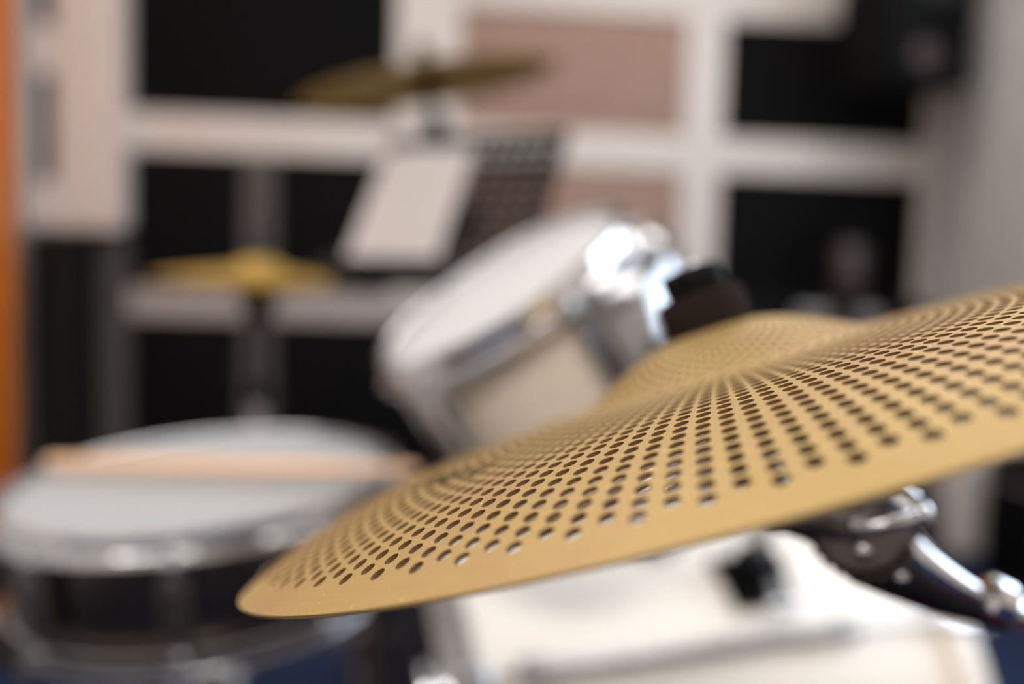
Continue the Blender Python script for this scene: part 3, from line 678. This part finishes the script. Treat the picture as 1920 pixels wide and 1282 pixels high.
# camera frame x right, y down, z ahead is right-handed, so the basis stays right-handed in the world
Mc = Matrix(((UW.x, VW.x, NW.x, Cc.x), (UW.y, VW.y, NW.y, Cc.y), (UW.z, VW.z, NW.z, Cc.z), (0, 0, 0, 1)))
TH0, NC, RO, DR = 3.73733717, 84, .1920713, .00520609
BOW, QB, RB, HB = .02327, 4.25, .060, .0185
def hc_(r):
    x = min(1.0, r/RB); z = BOW*(1-(r/RC)**QB)
    return z + (HB*(1-x**2.3)**1.3 if x < 1 else 0)
def build_perf():
    b = NB(); cache = {}
    def P(r, a): return (r*cos(a), r*sin(a), hc_(r))
    dth = 2*pi/NC                      # spacing of holes in one ring; columns are half of it apart
    NB_IN = .062
    rings = int((RO-NB_IN-.004)/(DR/2))
    if rings % 2: rings -= 1
    def gv(J, I, ):                    # J in quarter spacing units, I in half-ring units counted inwards
        J %= 4*NC
        k = (J, I)
        if k not in cache: cache[k] = b.verts.new(P(RO-I*DR/2, TH0+J*dth/4))
        return cache[k]
    for col in range(2*NC):
        Jc = 2*col; start = 0 if col % 2 == 0 else 1
        for I in range(start, rings+1, 2):
            rc_ = RO-I*DR/2; ac = TH0+Jc*dth/4
            hr = min(.00200, .445*rc_*dth/2)
            out = [gv(Jc+1, I), gv(Jc+1, I-1), gv(Jc, I-1), gv(Jc-1, I-1), gv(Jc-1, I), gv(Jc-1, I+1), gv(Jc, I+1), gv(Jc+1, I+1)]
            hv_ = []
            for k in range(16):
                t = 2*pi*k/16; dx, dy = hr*cos(t), hr*sin(t)      # dx tangential, dy outward
                r_ = math.hypot(rc_+dy, dx); a_ = ac+math.atan2(dx, rc_+dy)
                hv_.append(b.verts.new(P(r_, a_)))
            for k in range(8):
                b.faces.new((out[k], out[(k+1) % 8], hv_[(2*k+2) % 16], hv_[2*k+1], hv_[2*k]))
    # outer boundary loop: even columns end at I=-1, odd columns at I=0
    outer = []
    for J in range(0, 4*NC):
        col = ((J+1)//2) % (2*NC)
        if J % 2 == 0: outer.append(gv(J, -1 if (J//2) % 2 == 0 else 0))
        else:
            outer_a = gv(J, -1); outer_b = gv(J, 0)
            # step between an even and an odd column
            if ((J-1)//2) % 2 == 0: outer += [outer_a, outer_b]
            else: outer += [outer_b, outer_a]
    last_e = max(I for I in range(0, rings+1, 2))+1; last_o = max(I for I in range(1, rings+1, 2))+1
    inner = []
    for J in range(0, 4*NC):
        if J % 2 == 0: inner.append(gv(J, last_e if (J//2) % 2 == 0 else last_o))
        else:
            lo_, hi_ = sorted((last_e, last_o)); a_, c_ = gv(J, last_e), gv(J, last_o)
            if ((J-1)//2) % 2 == 0: inner += [a_, c_]
            else: inner += [c_, a_]
    # rim: solid outer band
    prev = outer; rr = [RO+.0034, RO+.0055, RO+.0075, RO+.0090, RC-.0012, RC-.0003, RC]
    ang = [math.atan2(v.co.y, v.co.x) for v in prev]
    # nudge coincident angles so the first solid ring stays clean
    first = [b.verts.new(P(rr[0], a)) for a in ang]
    def join(A, B):
        n_ = len(A)
        for k in range(n_):
            q = (A[k], A[(k+1) % n_], B[(k+1) % n_], B[k])
            try: b.faces.new(q)
            except ValueError: pass
    join(prev, first); prev = first
    for r in rr[1:]:
        nx = [b.verts.new(P(r, a)) for a in ang]; join(prev, nx); prev = nx
    # inner solid ring then the finely perforated bell
    ri = RO-(max(last_e, last_o)+1)*DR/2
    angi = [math.atan2(v.co.y, v.co.x) for v in inner]
    f1 = [b.verts.new(P(ri, a)) for a in angi]; join(f1, inner)
    bmesh.ops.remove_doubles(b, verts=b.verts[:], dist=2e-6)
    b.verts.ensure_lookup_table()
    # collapse loop to unique verts at radius ri
    loopA = sorted([v for v in b.verts if abs(math.hypot(v.co.x, v.co.y)-ri) < 1e-6], key=lambda v: math.atan2(v.co.y, v.co.x))
    NBc = 48; db = 2*pi/NBc; DRB = .0042; cache2 = {}; RB0 = ri-.0030
    rb_rings = int((RB0-.016)/(DRB/2))
    def g2(J, I):
        J %= 4*NBc
        if (J, I) not in cache2: cache2[(J, I)] = b.verts.new(P(RB0-(I+1)*DRB/2, J*db/4))
        return cache2[(J, I)]
    for col in range(2*NBc):
        Jc = 2*col
        for I in range(0 if col % 2 == 0 else 1, rb_rings+1, 2):
            rc_ = RB0-(I+1)*DRB/2; ac = Jc*db/4; hr = min(.00115, .40*rc_*db/2)
            out = [g2(Jc+1, I), g2(Jc+1, I-1), g2(Jc, I-1), g2(Jc-1, I-1), g2(Jc-1, I), g2(Jc-1, I+1), g2(Jc, I+1), g2(Jc+1, I+1)]
            hv_ = []
            for k in range(8):
                t = 2*pi*k/8; dx, dy = hr*cos(t), hr*sin(t); hv_.append(b.verts.new(P(math.hypot(rc_+dy, dx), ac+math.atan2(dx, rc_+dy))))
            for k in range(8): b.faces.new((out[k], out[(k+1) % 8], hv_[(k+1) % 8], hv_[k]))
    # fill the half-cells left open at both ends of alternating columns
    for col in range(2*NBc):
        Jc = 2*col
        if col % 2: b.faces.new((g2(Jc-1, -1), g2(Jc+1, -1), g2(Jc+1, 0), g2(Jc, 0), g2(Jc-1, 0)))
        le = max(range(0 if col % 2 == 0 else 1, rb_rings+1, 2))+1
        if le < rb_rings+1: b.faces.new((g2(Jc-1, le), g2(Jc, le), g2(Jc+1, le), g2(Jc+1, le+1), g2(Jc-1, le+1)))
    loopB = [v for k, v in sorted(((J, v) for (J, I), v in cache2.items() if I == -1))]
    loopB = sorted(loopB, key=lambda v: math.atan2(v.co.y, v.co.x))
    i = j = 0; nA, nB_ = len(loopA), len(loopB)
    A_ = [math.atan2(v.co.y, v.co.x) for v in loopA]; B_ = [math.atan2(v.co.y, v.co.x) for v in loopB]
    while i < nA or j < nB_:
        ta = A_[(i+1) % nA]+2*pi*((i+1)//nA) if i < nA else 1e9; tb = B_[(j+1) % nB_]+2*pi*((j+1)//nB_) if j < nB_ else 1e9
        try:
            if ta <= tb: b.faces.new((loopA[i % nA], loopA[(i+1) % nA], loopB[j % nB_])); i += 1
            else: b.faces.new((loopA[i % nA], loopB[(j+1) % nB_], loopB[j % nB_])); j += 1
        except ValueError:
            if ta <= tb: i += 1
            else: j += 1
    # bell crown down to the centre hole
    lv = sorted([v for (J, I), v in cache2.items() if I == rb_rings+1], key=lambda v: math.atan2(v.co.y, v.co.x))
    angc = [math.atan2(v.co.y, v.co.x) for v in lv]
    c1 = [b.verts.new(P(.011, a)) for a in angc]; c2 = [b.verts.new(P(.0062, a)) for a in angc]
    join(c1, lv); join(c2, c1)
    bmesh.ops.remove_doubles(b, verts=b.verts[:], dist=2e-6)
    bmesh.ops.recalc_face_normals(b, faces=b.faces[:])
    bmesh.ops.solidify(b, geom=b.faces[:], thickness=.0011)
    return b
cy = thing('perforated_cymbal', 'large gold perforated practice cymbal with a black felt washer on its bell', 'cymbal', M=Mc)
plate = obj('plate', build_perf(), M_brass, cy)
plate.data.materials.append(M_holeshade)          # hole walls coloured darker to stand for the shade inside them
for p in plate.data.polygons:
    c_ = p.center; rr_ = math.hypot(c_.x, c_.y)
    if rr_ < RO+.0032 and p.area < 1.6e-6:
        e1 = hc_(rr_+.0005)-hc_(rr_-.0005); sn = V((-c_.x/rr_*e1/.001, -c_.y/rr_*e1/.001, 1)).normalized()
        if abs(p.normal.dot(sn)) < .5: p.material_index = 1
# printed marks near the far left rim
M_ink = mat('black_ink', '3c2c22', .5)
def surf_hit(x, y):
    d = (px(x, y, 1)-CP).normalized(); Mi = Mc.inverted(); o_ = Mi @ CP; dl = Mi.to_3x3() @ d
    t = 0
    for k in range(4000):
        q = o_+dl*(.1+k*.0002)
        if math.hypot(q.x, q.y) < RC and q.z <= hc_(math.hypot(q.x, q.y)): return q
    return None
qa = surf_hit(842, 893) or V((-.1, .12, 0)); qr, qt = math.hypot(qa.x, qa.y), math.atan2(qa.y, qa.x)
b = NB()
for k, (w_, hts) in enumerate([(.004, (0, 1)), (.0035, (0, .5)), (.0045, (.2, 1)), (.004, (0, 1)), (.003, (0, .6)), (.0045, (0, 1))]):
    a0_ = qt+(k-2.5)*.0075/qr
    for (ra, rb2, ta, tb) in ((0, .0018, 0, 1), (hts[1]*.009, hts[1]*.009+.0018, 0, 1), (0, .010*hts[1], 0, .35), (hts[0]*.01, .010, .7, 1)):
        vs = []
        for r_, t_ in ((ra, ta), (rb2, ta), (rb2, tb), (ra, tb)):
            r__ = qr-.004+r_; a_ = a0_+t_*w_/qr; vs.append(b.verts.new((r__*cos(a_), r__*sin(a_), hc_(r__)+.00012)))
        b.faces.new(vs)
bmesh.ops.solidify(b, geom=b.faces[:], thickness=.0001)
obj('printed_mark', b, M_ink, cy, smooth=False, label='dark printed lettering')

# stand under and through the cymbal (in the cymbal's own frame)
cs = thing('cymbal_stand', 'chrome and black cymbal stand whose tilter carries the perforated cymbal', 'cymbal stand', M=Mc)
ztop = BOW+HB
b = NB(); cyl(b, (0, 0, -.008), (0, 0, ztop+.0285), .0032, 16); obj('threaded_rod', b, M_chrome, cs)
b = NB(); lathe(b, [(0, ztop-.004), (.0170, ztop-.003), (.0182, ztop+.001), (.0182, ztop+.011), (.0165, ztop+.0145), (0, ztop+.015)], 40); obj('felt_washer', b, M_felt, cs)
b = NB(); lathe(b, [(0, ztop+.0145), (.0115, ztop+.0145), (.0125, ztop+.016), (.0125, ztop+.0225), (.0105, ztop+.0255), (0, ztop+.0255)], 28)
for s_ in (-1, 1): box(b, (s_*.011, 0, ztop+.0195), (.012, .0055, .010), Matrix.Rotation(rad(35), 4, 'Z'), bev=.002)
obj('wing_nut', b, M_blackpl, cs)
b = NB(); lathe(b, [(0, .010), (.016, .010), (.0175, .012), (.0175, .020), (.016, .022), (0, .022)], 36); obj('lower_felt', b, M_felt, cs)
Mci = Mc.inverted()
def L(x, y, z): return Mci @ px(x, y, z)
def Ldir(v): return Mci.to_3x3() @ v
ZT = .335
b = NB(); cyl(b, (0, 0, .011), (0, 0, -.014), .012, 24); obj('cup_sleeve', b, M_blackpl, cs)
# tilter body: toothed round housing, axis roughly towards the camera
tcn = L(1612, 985, ZT); axd = (Mci @ CP - tcn).normalized()
b = NB(); lathe(b, [(0, -.012), (.0165, -.012), (.0195, -.009), (.0195, .007), (.0165, .011), (.006, .012), (0, .0125)], 36, frame(tcn, axd))
for k in range(24):
    a = 2*pi*k/24; box(b, (.0195*cos(a), .0195*sin(a), -.001), (.003, .0022, .015), frame(tcn, axd) @ Matrix.Rotation(0, 4, 'Z'), bev=0)
obj('tilter_gear', b, M_gunmetal, cs)
b = NB(); tube(b, [(0, 0, -.010), L(1470, 960, ZT+.008), L(1545, 968, ZT+.003), tcn], .0085, 18, rs=[.010, .0095, .012, .014]); obj('tilter_neck', b, M_gunmetal, cs)
b = NB(); tube(b, [L(1600, 985, ZT-.014), L(1640, 985, ZT-.018), L(1690, 975, ZT-.018), L(1722, 962, ZT-.012)], .0028, 12); ball(b, L(1722, 962, ZT-.012), .0052); tube(b, [L(1672, 925, ZT-.012), L(1700, 950, ZT-.014)], .007, 16)
obj('wing_screw', b, M_chrome, cs)
b = NB(); ball(b, L(1617, 1030, ZT-.014), .0035); ball(b, L(1688, 1080, ZT-.010), .003); obj('screw_head', b, M_chrome, cs)
# black bracket under the housing and the tube running out to the right
b = NB(); tube(b, [L(1545, 1005, ZT+.004), L(1620, 1036, ZT), L(1690, 1070, ZT), L(1760, 1112, ZT), L(1850, 1146, ZT), L(1880, 1158, ZT)], .01, 18, rs=[.007, .0130, .0120, .0085, .006, .0055])
obj('tilter_arm', b, M_blackmt, cs)
b = NB(); tube(b, bez(L(1700, 1000, ZT-.008), L(1725, 1060, ZT-.01), L(1770, 1090, ZT-.008), L(1850, 1120, ZT-.004), 18), .006, 18, rs=[.003+.0027*sin(pi*i/18) for i in range(19)])
obj('polished_brace', b, M_chrome, cs)
b = NB(); cyl(b, L(1840, 1112, ZT-.002), L(1890, 1135, ZT-.001), .0088, 26); obj('collar', b, M_chrome, cs)
E1 = px(2600, 1330, .55)
E1 = V((E1.x, E1.y, E1.z))
b = NB(); tube(b, [L(1850, 1134, ZT), Mci @ E1], .0063, 22); obj('boom_tube', b, M_chrome, cs)
b = NB(); tube(b, [Mci @ E1, Mci @ V((E1.x, E1.y, .12))], .0125, 20); obj('pole', b, M_chrome2, cs)
b = NB(); ball(b, Mci @ E1, .022); obj('boom_clamp', b, M_blackmt, cs)
for k in range(3):
    a = rad(10+120*k); d = V((cos(a), sin(a), 0)); e = V((E1.x, E1.y, 0))
    b = NB(); tube(b, [Mci @ (e+V((0, 0, .34))+d*.016), Mci @ (e+d*.26+V((0, 0, .02)))], .008); lg = obj('leg', b, M_chrome2, cs)
    obj('rubber_foot', ball(NB(), Mci @ (e+d*.26+V((0, 0, .015))), .015), M_rubber, lg)
bpy.context.view_layer.update()
